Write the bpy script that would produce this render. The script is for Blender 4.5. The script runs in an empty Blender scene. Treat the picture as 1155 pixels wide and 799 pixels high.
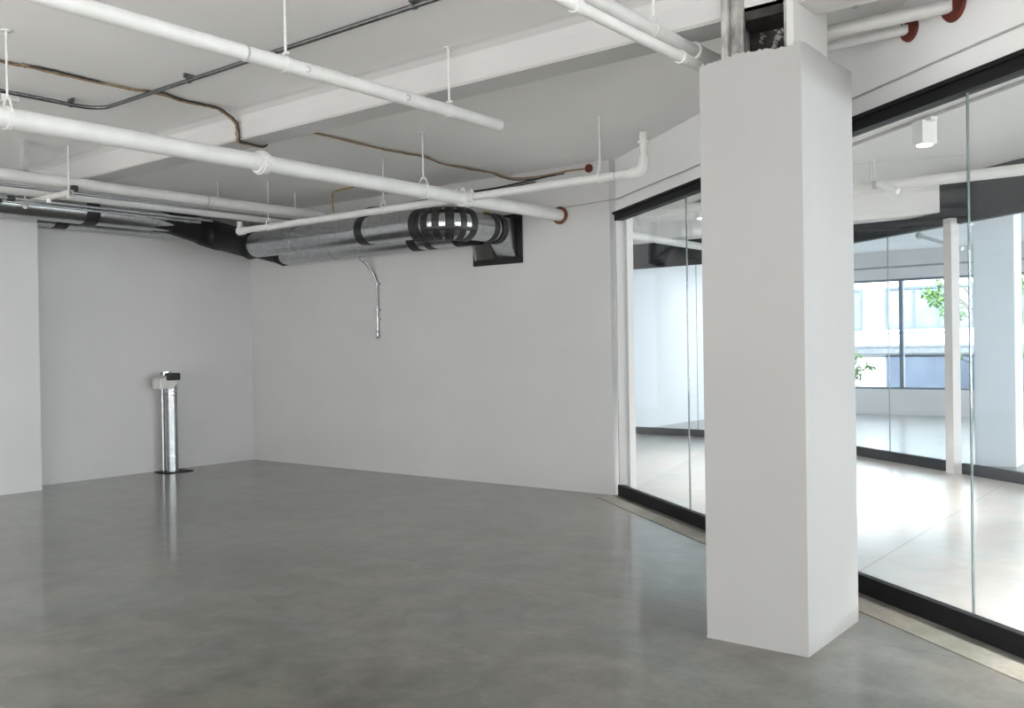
import bpy, bmesh, math, random
from mathutils import Vector, Matrix
random.seed(7)
col = bpy.context.scene.collection
PI = math.pi
V = Vector

# ------------------------------------------------------------------ camera
YAW, PITCH, ROLL, F = -.6665, -.0064, .0155, 1055.6      # focal length in pixels of a 1155 px frame
CAM = V((0, 0, 1.4))
fw = V((math.sin(YAW)*math.cos(PITCH), math.cos(YAW)*math.cos(PITCH), math.sin(PITCH)))
r0 = V((math.cos(YAW), -math.sin(YAW), 0)); u0 = r0.cross(fw)
up = u0*math.cos(ROLL) + r0*math.sin(ROLL)
rt = r0*math.cos(ROLL) - u0*math.sin(ROLL)

def ray(x, y): return fw + rt*((x-577.5)/F) - up*((y-399.5)/F)
def on_plane(x, y, axis, d):                              # sight line met with a plane of the room (measuring aid)
    v = ray(x, y); return CAM + v*((d-CAM[axis])/v[axis])
def on_x(x, y, d): return on_plane(x, y, 0, d)
def on_y(x, y, d): return on_plane(x, y, 1, d)
def on_z(x, y, d): return on_plane(x, y, 2, d)

cam = bpy.data.cameras.new('camera'); co = bpy.data.objects.new('camera', cam); col.objects.link(co)
cam.sensor_width = 36; cam.sensor_fit = 'HORIZONTAL'; cam.lens = F/1155*36
cam.clip_start = .05; cam.clip_end = 300
m = Matrix((rt, up, -fw)).transposed().to_4x4(); m.translation = CAM
co.matrix_world = m
bpy.context.scene.camera = co

# ------------------------------------------------------------------ materials
def new_mat(name):
    m = bpy.data.materials.new(name); m.use_nodes = True
    n = m.node_tree.nodes; n.clear()
    out = n.new('ShaderNodeOutputMaterial'); b = n.new('ShaderNodeBsdfPrincipled')
    m.node_tree.links.new(b.outputs[0], out.inputs[0])
    return m, n, m.node_tree.links, b
def noise_col(n, l, c1, c2, scale, detail=4, rough=.55, lo=.35, hi=.65, src=None, sc3=None):
    tc = n.new('ShaderNodeTexCoord'); t = n.new('ShaderNodeTexNoise')
    t.inputs['Scale'].default_value = scale; t.inputs['Detail'].default_value = detail; t.inputs['Roughness'].default_value = rough
    if sc3:
        mp = n.new('ShaderNodeMapping'); mp.inputs['Scale'].default_value = sc3
        l.new(tc.outputs['Object'], mp.inputs[0]); l.new(mp.outputs[0], t.inputs['Vector'])
    else: l.new(tc.outputs['Object'], t.inputs['Vector'])
    r = n.new('ShaderNodeValToRGB')
    r.color_ramp.elements[0].position = lo; r.color_ramp.elements[1].position = hi
    r.color_ramp.elements[0].color = (*c1, 1); r.color_ramp.elements[1].color = (*c2, 1)
    l.new(t.outputs['Fac'], r.inputs[0]); return r, t
def mat(name, c1, c2=None, scale=6, rough=.5, metal=0, bump=0, bscale=60, detail=4, spec=.5, sc3=None):
    m, n, l, b = new_mat(name)
    c2 = c2 or tuple(min(1, x*1.06) for x in c1)
    r, t = noise_col(n, l, c1, c2, scale, detail, sc3=sc3)
    l.new(r.outputs[0], b.inputs['Base Color'])
    b.inputs['Roughness'].default_value = rough; b.inputs['Metallic'].default_value = metal
    b.inputs['Specular IOR Level'].default_value = spec
    if bump:
        tc = n.new('ShaderNodeTexCoord'); t2 = n.new('ShaderNodeTexNoise'); t2.inputs['Scale'].default_value = bscale; t2.inputs['Detail'].default_value = 3
        l.new(tc.outputs['Object'], t2.inputs['Vector'])
        bp = n.new('ShaderNodeBump'); bp.inputs['Strength'].default_value = bump; bp.inputs['Distance'].default_value = .01
        l.new(t2.outputs['Fac'], bp.inputs['Height']); l.new(bp.outputs[0], b.inputs['Normal'])
    return m
M = {}
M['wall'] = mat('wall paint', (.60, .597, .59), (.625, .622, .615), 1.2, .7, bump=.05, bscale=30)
M['ceiling'] = mat('ceiling paint', (.915, .912, .905), (.94, .937, .93), .8, .75, bump=.12, bscale=9)
M['pipe'] = mat('white pipe paint', (.72, .72, .705), (.78, .78, .77), 9, .42, bump=.06, bscale=40)
M['rod'] = mat('white rod paint', (.72, .72, .71), (.8, .8, .79), 30, .5)
M['galv'] = mat('galvanised steel', (.44, .455, .465), (.56, .575, .585), 22, .24, 1, detail=6)
M['darkemt'] = mat('dark steel conduit', (.17, .175, .18), (.24, .245, .25), 30, .34, 1)
M['dullgalv'] = mat('dull galvanised steel', (.36, .375, .385), (.47, .485, .495), 16, .36, 1, detail=6)
M['emt'] = mat('steel conduit', (.34, .35, .36), (.44, .45, .46), 30, .30, 1)
M['mastic'] = mat('black mastic', (.004, .004, .0045), (.010, .010, .011), 25, .5, bump=.8, bscale=30, spec=.35)
M['tape'] = mat('black tape', (.010, .010, .011), (.022, .022, .023), 40, .5, bump=.2, bscale=60)
M['frame'] = mat('black aluminium', (.010, .010, .011), (.014, .014, .016), 12, .55, spec=.2)
M['frame2'] = mat('charcoal aluminium', (.022, .025, .031), (.03, .033, .04), 12, .5, spec=.3)
M['dark'] = mat('dark grey wall paint', (.030, .033, .039), (.038, .041, .048), 2, .6, spec=.3)
M['rust'] = mat('rusty iron', (.10, .032, .015), (.20, .07, .035), 60, .8, bump=.4)
M['red'] = mat('red firestop', (.095, .013, .007), (.16, .026, .013), 40, .6, bump=.4)
M['armour'] = mat('copper armoured cable', (.22, .145, .08), (.42, .30, .18), 40, .5, .1, sc3=(1, 1, 1))
M['yellow'] = mat('brass cable', (.34, .24, .06), (.45, .33, .1), 30, .5)
M['black'] = mat('black cable', (.015, .015, .016), (.03, .03, .03), 20, .5)
M['grey'] = mat('grey painted conduit', (.40, .40, .40), (.5, .5, .5), 15, .6)
M['beige'] = mat('off white plastic', (.60, .59, .56), (.68, .67, .64), 15, .5)
M['column'] = mat('darkened column paint', (.375, .373, .365), (.395, .393, .385), 1.2, .7, bump=.05, bscale=30)  # wall paint darkened evenly to offset over-strong light on the column
M['oldpaint'] = mat('old flaking paint', (.17, .165, .155), (.62, .61, .59), 14, .8, bump=.8, bscale=30, detail=8, sc3=(1, 1, .35))
M['oldsteel'] = mat('old dark steel', (.008, .007, .006), (.055, .05, .045), 11, .75, bump=.9, bscale=24, detail=8)
M['alum'] = mat('window frame grey', (.10, .13, .17), (.13, .16, .2), 10, .4)
M['lampwhite'] = mat('white lamp housing', (.80, .80, .79), (.84, .84, .83), 10, .4)
M['facade'] = mat('white render', (.88, .88, .88), (.93, .93, .93), 1.5, .8)
M['facadeframe'] = mat('grey window frames', (.15, .19, .24), (.19, .23, .28), 3, .6)
M['facadeglass'] = mat('street window panes', (.22, .28, .33), (.34, .40, .44), .8, .2)
M['cornice'] = mat('grey cornice', (.14, .16, .19), (.22, .25, .28), 12, .7)
M['garage'] = mat('blue grey shutter', (.075, .105, .155), (.10, .135, .19), 1.5, .6)
M['road'] = mat('asphalt', (.2, .2, .2), (.28, .28, .28), 20, .9)
M['bark'] = mat('bark', (.12, .1, .08), (.2, .17, .14), 12, .9)
M['leaf'] = mat('leaves', (.14, .30, .08), (.28, .48, .16), 3, .6)
M['cloudy'] = mat('partition paint', (.78, .79, .8), (.82, .83, .84), 1.2, .7)

def concrete(name, c1, c2, c3, rough0, rough1, joints, spec=.5, speck=1, coat=0):
    m, n, l, b = new_mat(name)
    tc = n.new('ShaderNodeTexCoord')
    def nz(scale, det, rg=.6, dist=0):
        t = n.new('ShaderNodeTexNoise'); t.inputs['Scale'].default_value = scale; t.inputs['Detail'].default_value = det
        t.inputs['Roughness'].default_value = rg; t.inputs['Distortion'].default_value = dist
        l.new(tc.outputs['Object'], t.inputs['Vector']); return t
    a = nz(.75, 8, .62, .6); f = nz(30, 3, .6); g = nz(4.5, 6, .65, .4)
    r = n.new('ShaderNodeValToRGB'); e = r.color_ramp.elements
    e[0].position = .40; e[0].color = (*c1, 1); e[1].position = .60; e[1].color = (*c3, 1)
    x = e.new(.5); x.color = (*c2, 1)
    mx0 = n.new('ShaderNodeMath'); mx0.operation = 'MULTIPLY_ADD'; mx0.inputs[1].default_value = .55; 
    l.new(g.outputs['Fac'], mx0.inputs[0])
    mx1 = n.new('ShaderNodeMath'); mx1.operation = 'MULTIPLY'; mx1.inputs[1].default_value = .45
    l.new(a.outputs['Fac'], mx1.inputs[0]); l.new(mx1.outputs[0], mx0.inputs[2])
    l.new(mx0.outputs[0], r.inputs[0])
    sp = n.new('ShaderNodeValToRGB'); sp.color_ramp.elements[0].position = .36; sp.color_ramp.elements[1].position = .66
    sp.color_ramp.elements[0].color = (1-.10*speck, 1-.10*speck, 1-.10*speck, 1); sp.color_ramp.elements[1].color = (1+.07*speck, 1+.07*speck, 1+.06*speck, 1)
    l.new(f.outputs['Fac'], sp.inputs[0])
    mul = n.new('ShaderNodeMix'); mul.data_type = 'RGBA'; mul.blend_type = 'MULTIPLY'; mul.inputs[0].default_value = 1
    l.new(r.outputs[0], mul.inputs[6]); l.new(sp.outputs[0], mul.inputs[7])
    hn = nz(1.7, 5, .6, .5)                                  # warm and cool patches
    hr = n.new('ShaderNodeValToRGB'); hr.color_ramp.elements[0].position = .42; hr.color_ramp.elements[1].position = .58
    hr.color_ramp.elements[0].color = (1.05, .99, .945, 1); hr.color_ramp.elements[1].color = (.96, 1.0, .985, 1)
    l.new(hn.outputs['Fac'], hr.inputs[0])
    m2 = n.new('ShaderNodeMix'); m2.data_type = 'RGBA'; m2.blend_type = 'MULTIPLY'; m2.inputs[0].default_value = 1
    l.new(mul.outputs[2], m2.inputs[6]); l.new(hr.outputs[0], m2.inputs[7])
    last = m2.outputs[2]
    sx = n.new('ShaderNodeSeparateXYZ'); l.new(tc.outputs['Object'], sx.inputs[0])
    for ax, pos in joints:                                 # saw-cut joints of the slab
        s = n.new('ShaderNodeMath'); s.operation = 'SUBTRACT'; s.inputs[1].default_value = pos; l.new(sx.outputs[ax], s.inputs[0])
        ab = n.new('ShaderNodeMath'); ab.operation = 'ABSOLUTE'; l.new(s.outputs[0], ab.inputs[0])
        lt = n.new('ShaderNodeMath'); lt.operation = 'LESS_THAN'; lt.inputs[1].default_value = .006; l.new(ab.outputs[0], lt.inputs[0])
        k = n.new('ShaderNodeMath'); k.operation = 'MULTIPLY'; k.inputs[1].default_value = .45; l.new(lt.outputs[0], k.inputs[0])
        mm = n.new('ShaderNodeMix'); mm.data_type = 'RGBA'; l.new(k.outputs[0], mm.inputs[0]); l.new(last, mm.inputs[6]); mm.inputs[7].default_value = (.03, .03, .03, 1)
        last = mm.outputs[2]
    l.new(last, b.inputs['Base Color'])
    rr = n.new('ShaderNodeMapRange'); rr.inputs['From Min'].default_value = .3; rr.inputs['From Max'].default_value = .7
    rr.inputs['To Min'].default_value = rough0; rr.inputs['To Max'].default_value = rough1
    l.new(g.outputs['Fac'], rr.inputs[0]); l.new(rr.outputs[0], b.inputs['Roughness'])
    b.inputs['Specular IOR Level'].default_value = spec
    b.inputs['Coat Weight'].default_value = coat; b.inputs['Coat Roughness'].default_value = .11
    bp = n.new('ShaderNodeBump'); bp.inputs['Strength'].default_value = .004; bp.inputs['Distance'].default_value = .004
    l.new(g.outputs['Fac'], bp.inputs['Height']); l.new(bp.outputs[0], b.inputs['Normal'])
    return m
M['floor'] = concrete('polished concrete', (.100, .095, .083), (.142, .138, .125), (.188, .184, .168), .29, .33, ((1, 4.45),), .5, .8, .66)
M['bouncefloor'] = mat('pale bounce floor', (.80, .795, .785), (.86, .855, .84), 2, .5)  # pale only to bounce light up to the ceiling
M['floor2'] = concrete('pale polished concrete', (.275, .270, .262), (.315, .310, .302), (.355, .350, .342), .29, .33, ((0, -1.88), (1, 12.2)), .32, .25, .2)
M['strip'] = concrete('ground concrete strip', (.15, .145, .128), (.205, .20, .18), (.29, .28, .255), .4, .6, ())

def glass(name, tint, refl=.035):
    m = bpy.data.materials.new(name); m.use_nodes = True
    n = m.node_tree.nodes; l = m.node_tree.links; n.clear()
    out = n.new('ShaderNodeOutputMaterial'); mix = n.new('ShaderNodeMixShader')
    tr = n.new('ShaderNodeBsdfTransparent'); tr.inputs[0].default_value = (*tint, 1)
    gl = n.new('ShaderNodeBsdfGlossy'); gl.inputs['Roughness'].default_value = .0; gl.inputs[0].default_value = (1, 1, 1, 1)
    lw = n.new('ShaderNodeLayerWeight'); lw.inputs[0].default_value = .5
    pw = n.new('ShaderNodeMath'); pw.operation = 'POWER'; pw.inputs[1].default_value = 5; l.new(lw.outputs['Facing'], pw.inputs[0])
    ma = n.new('ShaderNodeMath'); ma.operation = 'MULTIPLY_ADD'; ma.inputs[1].default_value = 1-refl; ma.inputs[2].default_value = refl
    l.new(pw.outputs[0], ma.inputs[0]); l.new(ma.outputs[0], mix.inputs[0])
    l.new(tr.outputs[0], mix.inputs[1]); l.new(gl.outputs[0], mix.inputs[2]); l.new(mix.outputs[0], out.inputs[0])
    return m
M['glass'] = glass('clear glass', (.985, .992, .995))
M['glass2'] = glass('blue green tinted glass', (.915, .962, .99))
M['glassedge'] = mat('glass edge', (.10, .13, .13), (.14, .17, .17), 10, .2)

def emit(name, c, s):
    m = bpy.data.materials.new(name); m.use_nodes = True
    n = m.node_tree.nodes; l = m.node_tree.links; n.clear()
    out = n.new('ShaderNodeOutputMaterial'); e = n.new('ShaderNodeEmission')
    e.inputs[0].default_value = (*c, 1); e.inputs[1].default_value = s; l.new(e.outputs[0], out.inputs[0]); return m
M['lamp'] = emit('lit lamp lens', (1, .97, .92), 6)

# ------------------------------------------------------------------ mesh helpers
class MB:
    def __init__(s): s.v = []; s.f = []; s.sm = []
    def add(s, vs, fs, smooth=False):
        o = len(s.v); s.v += [tuple(x) for x in vs]; s.f += [tuple(i+o for i in f) for f in fs]; s.sm += [smooth]*len(fs); return s
    def box(s, lo, hi, R=None, c=None):
        x0, y0, z0 = lo; x1, y1, z1 = hi
        vs = [V(p) for p in ((x0,y0,z0),(x1,y0,z0),(x1,y1,z0),(x0,y1,z0),(x0,y0,z1),(x1,y0,z1),(x1,y1,z1),(x0,y1,z1))]
        if R: vs = [R @ p for p in vs]
        if c: vs = [p + V(c) for p in vs]
        return s.add(vs, ((0,3,2,1),(4,5,6,7),(0,1,5,4),(1,2,6,5),(2,3,7,6),(3,0,4,7)))
    def prism(s, a, b, n, t, z0, z1):                      # upright slab from plan point a to b, thickness t along plan normal n
        a, b, n = V((*a, 0)), V((*b, 0)), V((*n, 0))
        q = [a, b, b+n*t, a+n*t]
        vs = [p+V((0,0,z0)) for p in q] + [p+V((0,0,z1)) for p in q]
        return s.add(vs, ((0,3,2,1),(4,5,6,7),(0,1,5,4),(1,2,6,5),(2,3,7,6),(3,0,4,7)))
    def tube(s, pts, r, seg=16, cap=True, smooth=True):
        pts = [V(p) for p in pts]; n = len(pts); rs = r if isinstance(r, (list, tuple)) else [r]*n
        ta = []
        for i in range(n):
            d = V((0,0,0))
            if i: d += (pts[i]-pts[i-1]).normalized()
            if i < n-1: d += (pts[i+1]-pts[i]).normalized()
            ta.append(d.normalized())
        a = ta[0].orthogonal().normalized(); vs = []
        for i in range(n):
            a = (a - ta[i]*a.dot(ta[i])).normalized(); b = ta[i].cross(a)
            k = 1
            if 0 < i < n-1:
                c = (pts[i]-pts[i-1]).normalized().dot((pts[i+1]-pts[i]).normalized()); k = 1/max(.5, math.sqrt((1+c)/2)) if c > -.9 else 1
                k = 1 + (k-1)*.5
            for j in range(seg):
                t = 2*PI*j/seg; vs.append(pts[i] + (a*math.cos(t)+b*math.sin(t))*rs[i]*k)
        fs = [(i*seg+j, i*seg+(j+1) % seg, (i+1)*seg+(j+1) % seg, (i+1)*seg+j) for i in range(n-1) for j in range(seg)]
        s.add(vs, fs, smooth)
        if cap:
            s.add(vs[:seg], (tuple(range(seg))[::-1],)); s.add(vs[-seg:], (tuple(range(seg)),))
        return s
    def ring(s, c, axis, ri, ro, w, seg=24):               # short hollow collar
        c, ax = V(c), V(axis).normalized(); a = ax.orthogonal().normalized(); b = ax.cross(a); vs = []
        for (r, h) in ((ri,-w/2), (ro,-w/2), (ro,w/2), (ri,w/2)):
            for j in range(seg):
                t = 2*PI*j/seg; vs.append(c + ax*h + (a*math.cos(t)+b*math.sin(t))*r)
        fs = [(k*seg+j, k*seg+(j+1) % seg, ((k+1) % 4)*seg+(j+1) % seg, ((k+1) % 4)*seg+j) for k in range(4) for j in range(seg)]
        return s.add(vs, fs, False)
    def build(s, name, m, parent=None, bevel=0, loc=None):
        me = bpy.data.meshes.new(name)
        me.from_pydata(s.v, [], s.f); me.update()
        o = bpy.data.objects.new(name, me); col.objects.link(o)
        bm = bmesh.new(); bm.from_mesh(me)
        for i, f in enumerate(bm.faces): f.smooth = s.sm[i]
        bmesh.ops.recalc_face_normals(bm, faces=bm.faces[:])
        bm.to_mesh(me); bm.free()
        me.materials.append(m)
        if parent:
            o.parent = parent
            p = parent; off = V((0,0,0))
            while p: off += p.location; p = p.parent
            for v in me.vertices: v.co -= off
        if bevel:
            bv = o.modifiers.new('bevel', 'BEVEL'); bv.width = bevel; bv.segments = 2; bv.limit_method = 'ANGLE'; bv.angle_limit = .6
        return o

def arc(p0, p1, p2, r, n=8):                              # corner p1 rounded with radius r
    p0, p1, p2 = V(p0), V(p1), V(p2)
    a = (p0-p1).normalized(); b = (p2-p1).normalized()
    half = a.angle(b)/2; d = r/math.tan(half); c = p1 + (a+b).normalized()*(r/math.sin(half))
    s = p1+a*d-c; e = p1+b*d-c; tot = s.angle(e); ax = s.cross(e).normalized()
    return [c + Matrix.Rotation(tot*i/n, 3, ax) @ s for i in range(n+1)]

def struct(o): o['kind'] = 'structure'; return o
def tag(o, label, cat, group=None):
    o['label'] = label; o['category'] = cat
    if group: o['group'] = group
    return o
def empty(name, loc, label=None, cat=None, group=None):
    o = bpy.data.objects.new(name, None); o.empty_display_size = .2; col.objects.link(o); o.location = loc
    if label: tag(o, label, cat, group)
    return o

# ------------------------------------------------------------------ room dimensions
ZC = 3.16                                                 # ceiling
XL, XP, YP = -10.2, -9.85, 4.6                            # left wall, its thicker pier, where the pier ends
YB, XB = 7.49, -4.70                                      # rear wall and its right end
G = V((.8, -.6)); N = V((.6, .8))                         # glass line direction, and its normal away from the camera
g0 = V((-4.657, 7.542))
h0 = V((-2.518, 10.806))                                  # a point of the second glass line
XR, YF = 7.0, -9.0                                        # walls beside and behind the camera
X2 = 11.0                                                  # east end of the rooms behind the glass
Y3, YW = 13.05, 18.70                                     # third partition, street window wall
def gp(t, n=0): return g0 + G*t + N*n
def hp(t, n=0): return h0 + G*t + N*n
t_end = (XR - g0.x)/G.x
tg2 = (X2 - g0.x)/G.x; th2 = (X2 - h0.x)/G.x
t3 = (Y3 - h0.y)/G.y                                      # where the second glass line turns

# floors
b = MB(); ge = gp(t_end)
vs = [(-10.6,-1.0,0),(XR+.3,-1.0,0),(XR+.3,gp((XR+.3-g0.x)/G.x).y,0),(g0.x,g0.y,0),(XB,YB+.03,0),(-10.6,YB+.03,0)]
vs2 = [(x,y,-.2) for x,y,z in vs]; k = len(vs)
b.add(vs+vs2, [tuple(range(k)), tuple(range(k,2*k))[::-1]] + [(i,(i+1)%k,(i+1)%k+k,i+k) for i in range(k)])
struct(b.build('floor', M['floor']))
b = MB()
vs = [(XR+.3,gp((XR+.3-g0.x)/G.x).y,0),(X2+.3,gp(tg2).y,0),(X2+.3,YW+.2,0),(-12,YW+.2,0),(-12,YB+.03,0),(XB,YB+.03,0),(g0.x,g0.y,0)]
vs2 = [(x,y,-.2) for x,y,z in vs]; k = len(vs)
b.add(vs+vs2, [tuple(range(k)), tuple(range(k,2*k))[::-1]] + [(i,(i+1)%k,(i+1)%k+k,i+k) for i in range(k)])
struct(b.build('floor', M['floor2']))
struct(MB().box((-10.6, YF-.3, -.2), (XR+.3, -1.0, 0)).build('floor', M['bouncefloor']))  # unseen floor behind the camera, made pale as a light reflector
# strip of ground concrete in front of the glass
b = MB(); a, e = gp(.06, -.26), gp(t_end, -.26)
b.prism(a, e, N, .22, 0, .004); struct(b.build('trim_1', M['strip']))

# ceiling
struct(MB().box((-12.2, YF-.3, ZC), (X2+.3, YW+.2, ZC+.25)).build('ceiling', M['ceiling']))
# ceiling beams
bm_ = MB()
def beam(x0, x1, y0, y1, z, mname, name):                  # coved where it meets the slab
    pr = [(y0-.10, ZC+.01), (y0-.05, ZC-.012), (y0-.015, ZC-.04), (y0, ZC-.085), (y0, z+.012), (y0+.012, z), (y1-.012, z), (y1, z+.012), (y1, ZC+.01)]
    vs = [(x0, y, zz) for y, zz in pr] + [(x1, y, zz) for y, zz in pr]; k = len(pr)
    return struct(MB().add(vs, [(i, i+1, k+i+1, k+i) for i in range(k-1)] + [tuple(range(k)), tuple(range(k, 2*k))[::-1]]).build(name, M[mname]))
beam(XL, .2, 4.17, 4.41, 2.955, 'wall', 'trim_2')
# low beam in the room behind the glass; it runs into the dark wall over the second glass line
tb = (10.88 - h0.y)/G.y
xb = hp(tb).x
struct(MB().box((-12, 10.88, 2.797), (xb, 11.2, ZC)).build('trim_4', M['ceiling'], bevel=.012))

# walls
b = MB().box((XL-.2, YP, 0), (XL, YB, ZC)).box((XL-.2, YF, 0), (XP, YP, ZC)); struct(b.build('wall_left', M['wall']))
struct(MB().box((XL-.2, YB, 0), (XB, YB+.15, ZC)).build('wall_back', M['wall']))
# wall over the glass
b = MB().prism(gp(-.02), gp(t_end), N, .14, 2.655, ZC); struct(b.build('wall_right', M['ceiling']))
# wall behind the camera and beside it, with window openings
b = MB()
b.box((XL-.2, YF-.2, 0), (XR+.2, YF, .25)).box((XL-.2, YF-.2, 2.95), (XR+.2, YF, ZC))
for x in (-10.4, -6.6, -3.0, .6, 4.0): b.box((x, YF-.2, .25), (x+.5, YF, 2.95))
b.box((6.8, YF-.2, .25), (7.2, YF, 2.95)); struct(b.build('wall_front', M['wall']))
yr = ge.y
b = MB().box((XR, YF, 0), (XR+.2, yr, .25)).box((XR, YF, 2.95), (XR+.2, yr, ZC)).box((XR, YF, .25), (XR+.2, YF+.4, 2.95)).box((XR, -5.2, .25), (XR+.2, -4.9, 2.95)).box((XR, yr-.25, .25), (XR+.2, yr+.05, 2.95))
struct(b.build('wall_right', M['wall']))
# rooms behind: west, east
struct(MB().box((-12.2, YB+.15, 0), (-12, YW, ZC)).build('wall_left', M['wall']))
b = MB(); y0_, y1_ = gp(tg2).y, YW
b.box((X2, y0_, 0), (X2+.2, y1_, .25)).box((X2, y0_, 2.95), (X2+.2, y1_, ZC))
for y in (y0_, .4, 3.9, 8.0, 12.2, 18.3): b.box((X2, y, .25), (X2+.2, y+.4, 2.95))
struct(b.build('wall_right', M['wall']))
b = MB().prism(gp(t_end), gp(tg2), N, .14, 2.655, ZC); struct(b.build('wall_right', M['wall']))
# street wall: sill wall, bulkhead
b = MB().box((-12, YW, 0), (X2, YW+.2, .49)).box((-12, YW, 2.615), (X2, YW+.2, ZC)); struct(b.build('wall_back', M['wall']))
# white wall of the small office
struct(MB().box((-8.22, Y3+.14, 0), (-8.07, YW, ZC)).build('wall_left', M['cloudy']))
# dark wall above the second and third glass lines
b = MB().prism(hp(t3), hp(th2), N, .12, 2.73, ZC); struct(b.build('wall_back', M['dark']))
b = MB().box((-12, Y3, 2.73), (hp(t3).x, Y3+.12, ZC)); struct(b.build('wall_back', M['dark']))

# glass partitions (windows)
def partition(name, p, d, n, t0, t1, joints, z_head, z_top, z_base, fm, gm, edge, depth=.05, gap=None):
    root = struct(empty(name, (p(t0).x, p(t0).y, 0)))
    spans = [(t0, t1)] if not gap else [(t0, gap[0]), (gap[1], t1)]
    b = MB().prism(p(t0, -.035), p(t1, -.035), n, depth+.03, z_head, z_top-.022)
    b.prism(p(t0, -.055), p(t1, -.055), n, depth+.05, z_top-.022, z_top); b.build('head_rail', fm, root)
    for s in spans:
        MB().prism(p(s[0], -.04), p(s[1], -.04), n, depth, .0, z_base).build('base_rail', fm, root, bevel=.006)
    js = [t0+.01] + joints + [t1-.01]
    for i in range(len(js)-1):
        MB().prism(p(js[i]+.003, -.006), p(js[i+1]-.003, -.006), n, .012, z_base, z_head).build('glass_pane', gm, root)
    for j in joints:
        MB().prism(p(j-.0028, -.0058), p(j+.0028, -.0058), n, .0116, z_base, z_head).build('pane_joint', edge, root)
    return root
w1 = partition('window_1', gp, G, N, .03, t_end, [1.49+1.52*i for i in range(9)], 2.575, 2.655, .105, M['frame'], M['glass'], M['glassedge'])
# white jamb at the rear end of the glass
MB().prism(gp(.03, .05), gp(.125, .05), N, .06, .0, 2.64).build('jamb', M['wall'], w1)
MB().prism(gp(.035, -.03), gp(.06, -.03), N, .08, .106, 2.574).build('jamb', M['wall'], w1)
tp = (-2.43 - h0.x)/G.x
w2 = partition('window_2', hp, G, N, t3, th2, [-1.01, 1.9] + [3.4+1.5*i for i in range(9)], 2.64, 2.73, .115, M['frame2'], M['glass2'], M['glassedge'], gap=(tp-.06, tp+.09))
def ap(t, n=0): return V((-12+t, Y3+n))
w3 = partition('window_3', ap, V((1,0)), V((0,1)), 0, hp(t3).x+12-.02, [2.4, 5.35], 2.635, 2.73, .105, M['frame2'], M['glass2'], M['glassedge'])
# white post in the second glass line
struct(MB().box((-.06,-.05,0),(.06,.05,2.70), Matrix.Rotation(math.atan2(G.y,G.x),3,'Z'), (hp(tp,-.06).x, hp(tp,-.06).y, 0)).build('trim_5', M['wall'], bevel=.004))
# street window
w4 = struct(empty('window_4', (-12, YW, .49)))
b = MB().box((-12, YW+.05, .49), (X2, YW+.13, .53)).box((-12, YW+.05, 2.575), (X2, YW+.13, 2.615)); b.build('window_frame', M['alum'], w4)
xs = [-10.43, -7.83, -5.23, -2.63, -.03, 2.57]
for x in xs: MB().box((x-.035, YW+.03, .53), (x+.035, YW+.15, 2.575)).build('mullion', M['alum'], w4)
e_ = [-12] + xs + [X2]
for i in range(len(e_)-1): MB().box((e_[i]+.04, YW+.08, .53), (e_[i+1]-.04, YW+.092, 2.575)).build('glass_pane', M['glass'], w4)

# ------------------------------------------------------------------ column
XC0, XC1, YC0, YC1, ZT = -2.045, -1.55, 4.077, 4.754, 2.745
cl = empty('structural_column', ((XC0+XC1)/2, (YC0+YC1)/2, 0), 'white boxed-in column with a torn open top in front of the glass wall', 'column')
b = MB(); th = .016
def jag(i, n, side):
    t = i/n
    if side == 'f': base = 2.728 + .018*min(1, max(0, (t-.15)/.5)) + .012*math.sin(t*5)
    elif side == 'r': base = 2.747 + .006*math.sin(t*7) + (.008 if t > .7 else 0)
    else: base = 2.74
    return base + (random.uniform(-.007, .007) if side == 'f' else random.uniform(-.004, .004))*(0 if i in (0, n) else 1)
loop = []
n_ = 44
for i in range(n_): loop.append((XC0+(XC1-XC0)*i/n_, YC0, jag(i, n_, 'f')))
for i in range(n_): loop.append((XC1, YC0+(YC1-YC0)*i/n_, jag(i, n_, 'r') if i else 2.747))
for i in range(n_): loop.append((XC1-(XC1-XC0)*i/n_, YC1, jag(i, n_, 'b')))
for i in range(n_): loop.append((XC0, YC1-(YC1-YC0)*i/n_, jag(i, n_, 'l')))
cx, cy = (XC0+XC1)/2, (YC0+YC1)/2
def inset(p): 
    return (max(XC0+th, min(XC1-th, p[0])), max(YC0+th, min(YC1-th, p[1])))
k = len(loop)
vs = [(x, y, 0) for x, y, z in loop] + [(x, y, z) for x, y, z in loop] + [(*inset(p), p[2]) for p in loop] + [(*inset(p), 2.45) for p in loop]
fs = []
for q in range(3): fs += [(q*k+i, q*k+(i+1) % k, (q+1)*k+(i+1) % k, (q+1)*k+i) for i in range(k)]
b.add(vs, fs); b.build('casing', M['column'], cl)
# steel core above the casing
KX0, KX1, KY0, KY1, KZ = -1.955, -1.60, 4.125, 4.56, 2.46
MB().box((KX0, KY0, KZ), (KX0+.035, KY1, ZC)).box((KX0+.035, KY0+.03, KZ), (KX0+.10, KY0+.06, ZC)).build('flange', M['oldpaint'], cl, bevel=.006)
MB().box((KX1-.035, KY0, KZ), (KX1, KY1, ZC)).build('flange', M['wall'], cl, bevel=.004)
MB().box((KX1-.050, KY0+.01, KZ), (KX1-.036, KY0+.05, ZC)).build('angle_iron', M['oldpaint'], cl, bevel=.004)
MB().box((KX0+.036, KY0+.25, KZ), (KX1-.036, KY0+.28, ZC)).build('web', M['oldsteel'], cl)
MB().box((KX0+.06, KY0+.045, 2.945), (KX1-.052, KY0+.06, 2.985)).box((KX0+.06, KY0+.045, 2.925), (KX1-.052, KY0+.25, 2.945)).build('batten_plate', M['oldsteel'], cl)
bb = MB()
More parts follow.
